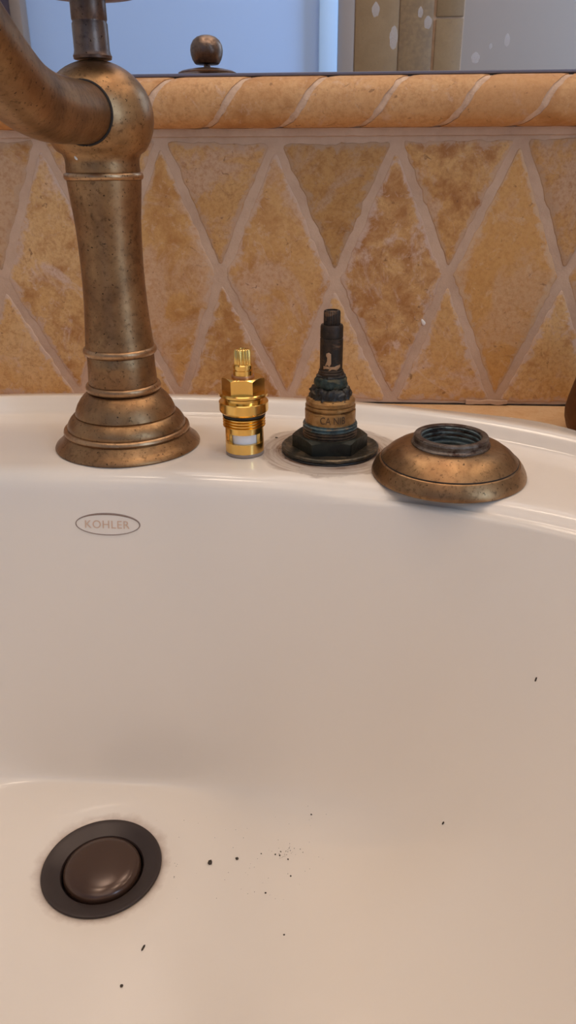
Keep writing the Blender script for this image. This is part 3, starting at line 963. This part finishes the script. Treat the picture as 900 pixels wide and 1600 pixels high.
# ------------------------------------------------------------------ removed escutcheon lying on the deck
EX, EY = 0.0455, 0.2938
es = thing('escutcheon', 'aged bronze domed escutcheon cap with threaded hole lying beside the old valve', 'escutcheon', (EX, EY, 0.0002))
es.rotation_euler = (math.radians(0.6), 0, 0)
link('dome', lathe('dome', [(13.5, 12.2), (15.0, 12.8), (15.9, 12.85), (18.2, 12.5), (21.6, 11.2), (24.8, 9.0), (27.0, 6.75), (26.95, 6.35), (27.9, 6.0), (29.4, 4.1), (30.4, 2.2), (30.8, 0.95), (30.8, 0.4), (30.3, 0.0),
                             (29.4, 0.2), (28.6, 1.6), (26.0, 4.2), (22.0, 7.0), (17.0, 9.4), (13.5, 10.0)], 128, closed=True, angle=28), BR, es)
link('groove', lathe('groove', ring_prof(27.02, 6.42, 0.22, 0.26, 8), 128, closed=True), GAP, es)  # dark ring laid in as the groove's shade and grime
link('collar', lathe('collar', [(14.0, 12.4), (15.6, 12.7), (15.5, 13.3), (14.9, 13.7), (14.7, 14.0), (14.8, 15.6), (14.4, 16.3), (13.6, 16.5), (12.2, 16.4), (11.9, 16.0), (12.0, 11.4)], 128, closed=True, angle=30), corroded('blackened_rim', lin(92, 82, 74), lin(122, 112, 104), lin(70, 52, 44), 0.40, 0.8, 240), es)
tp = []
for k in range(5):
    z0 = 6.2+k*2.0
    tp += [(12.3, z0), (11.5, z0+0.6), (11.5, z0+1.1), (12.3, z0+1.7)]
tp += [(12.4, 16.2), (12.9, 16.1), (12.9, 6.0)]
o = link('inner_thread', lathe('inner_thread', tp, 96, closed=True, angle=25), corroded('slate_threads', lin(112, 126, 128), lin(80, 92, 92), lin(40, 40, 40), 0.45, 0.5, 200), es)
o['label'] = 'slate-blue internal threads'

# ------------------------------------------------------------------ brown vessel cut by the right edge of the frame
ve = thing('soap_pot', 'smooth brown rounded pot on the counter at the right, beside the sink rim', 'pot', (0.1535, 0.4000, CT+0.0002))
VB = bronze('brown_glaze', lin(104, 72, 48), lin(84, 58, 40), lin(122, 86, 58), 0.55, False)
link('body', lathe('body', [(18, 0), (24, 0), (27.5, 1.5), (30.5, 5.0), (32.0, 10.0), (32.3, 14.0), (31.4, 20.0), (29.8, 27.0), (28.2, 34.0), (27.2, 42.0), (27.0, 48.0), (27.6, 52.0), (26.6, 52.8), (25.6, 52.0), (25.2, 46), (25.0, 40.5)], 96), VB, ve)
link('contents', lathe('contents', [(24.9, 40.2), (24.9, 40.8), (12, 41.2), (1, 41.3)], 64), plain('pot_inside', lin(150, 130, 110), 0.6), ve)

# ------------------------------------------------------------------ crumbs in the bowl
CRUMB = corroded('crumb_black', lin(50, 42, 34), lin(78, 64, 50), lin(96, 82, 64), 0.6, 0.1, 700)
def drop(x, y):
    h = bvh.ray_cast(Vector((x, y, 0.05)), Vector((0, 0, -1)))
    return h[0], (h[1] if h[1].z > 0 else -h[1])
def crumb_verts(seed, a, b, h):
    bm = bmesh.new()
    bmesh.ops.create_icosphere(bm, subdivisions=1, radius=1)
    for v in bm.verts:
        k = 1+0.35*noise.noise(v.co*1.7+Vector((seed, 0, 0)))
        v.co = Vector((v.co.x*a*k, v.co.y*b*k, v.co.z*h*k))
    return bm
crumbs = [(-0.0458, 0.2169, 1.0, 1.25, 0, 'largest round black crumb in the basin, right of the drain'),
          (-0.0354, 0.2191, 0.75, 0.65, 0.3, 'second black crumb right of the drain, beside the largest one'),
          (-0.0637, 0.1797, 0.42, 1.35, -0.25, 'slender dark splinter in the basin below the drain'),
          (-0.0676, 0.1653, 0.65, 0.65, 0, 'lone round brown crumb in the basin nearest the viewer'),
          (-0.0226, 0.2036, 0.42, 0.42, 0, 'tiny dark crumb below the cluster of grit'),
          (-0.0136, 0.2111, 0.36, 0.36, 0, 'tiny dark crumb just right of and below the grit cluster'),
          (-0.0144, 0.1860, 0.36, 0.36, 0, 'tiny faint crumb alone in the pale basin bottom, well below the grit'),
          (-0.0066, 0.2364, 0.36, 0.36, 0, 'tiny dark crumb near the basin back wall above the grit cluster')]
for k, (x, y, a, b, rz, lab) in enumerate(crumbs):
    hit, nn = drop(x, y)
    bm = crumb_verts(k*3.1, a/1000, b/1000, min(a, b)*0.6/1000)
    me = bpy.data.meshes.new('crumb'); bm.to_mesh(me); bm.free(); me.shade_smooth()
    o = link('crumb', me, CRUMB, None, hit+nn*(min(a, b)*0.45/1000))
    o.rotation_euler = (0, 0, rz)
    tag(o, lab, 'crumb', 'dark crumbs in the basin')
# two on the steep right-hand wall
for k, (x, y, a, b, rz, lab) in enumerate(((0.0427, 0.2143, 0.40, 0.75, -0.6, 'small greyish crumb on the right slope of the basin'),
                                           (0.0726, 0.2287, 0.32, 1.00, -0.9, 'curled dark fibre stuck high on the right wall of the basin'))):
    hit, nn = drop(x, y)
    bm = crumb_verts(k*5.7+2, a/1000, b/1000, a*0.6/1000)
    me = bpy.data.meshes.new('crumb'); bm.to_mesh(me); bm.free(); me.shade_smooth()
    o = link('crumb', me, CRUMB, None, hit+nn*(a*0.4/1000))
    o.rotation_euler = nn.to_track_quat('Z', 'Y').to_euler()
    tag(o, lab, 'crumb', 'dark crumbs in the basin')
# fine grit nobody could count
bm_all = bmesh.new()
rg = random.Random(11)
gr = [(-0.0203, 0.2212, .34), (-0.0185, 0.2207, .38), (-0.0151, 0.2188, .36), (-0.0260, 0.2217, .26)]
for _ in range(26):
    gr.append((rg.gauss(-0.0160, 0.0020), rg.gauss(0.2220, 0.0020), rg.uniform(.10, .20)))
for _ in range(60):
    gr.append((rg.uniform(-0.075, 0.0), rg.uniform(0.20, 0.240), rg.uniform(.07, .15)))
for i, (x, y, s_) in enumerate(gr):
    if math.hypot(x-DX, y-DY) < 0.026:
        continue
    hit, nn = drop(x, y)
    b2 = crumb_verts(i*1.3, s_/1000, s_/1000, s_*0.6/1000)
    for v in b2.verts:
        v.co += hit+nn*s_*0.0007
    tmp = bpy.data.meshes.new('t'); b2.to_mesh(tmp); b2.free(); bm_all.from_mesh(tmp); bpy.data.meshes.remove(tmp)
me = bpy.data.meshes.new('grit'); bm_all.to_mesh(me); bm_all.free()
o = link('grit', me, CRUMB)
o['kind'] = 'stuff'
tag(o, 'fine dark grit scattered over the basin bottom right of the drain', 'grit')
# debris on the deck
for k, (x, y, a, b, lab) in enumerate(((-0.0274, 0.3345, 0.75, 0.5, 'black flake on the deck just left of the old valve, behind'),
                                       (-0.0214, 0.3075, 0.45, 0.3, 'tiny black flake on the deck between the new cartridge and old valve'))):
    bm = crumb_verts(k*2.2+9, a/1000, b/1000, 0.3/1000)
    me = bpy.data.meshes.new('flake'); bm.to_mesh(me); bm.free()
    o = link('flake', me, CRUMB, None, (x, y, 0.0002))
    tag(o, lab, 'flake', 'black flakes on the sink deck')
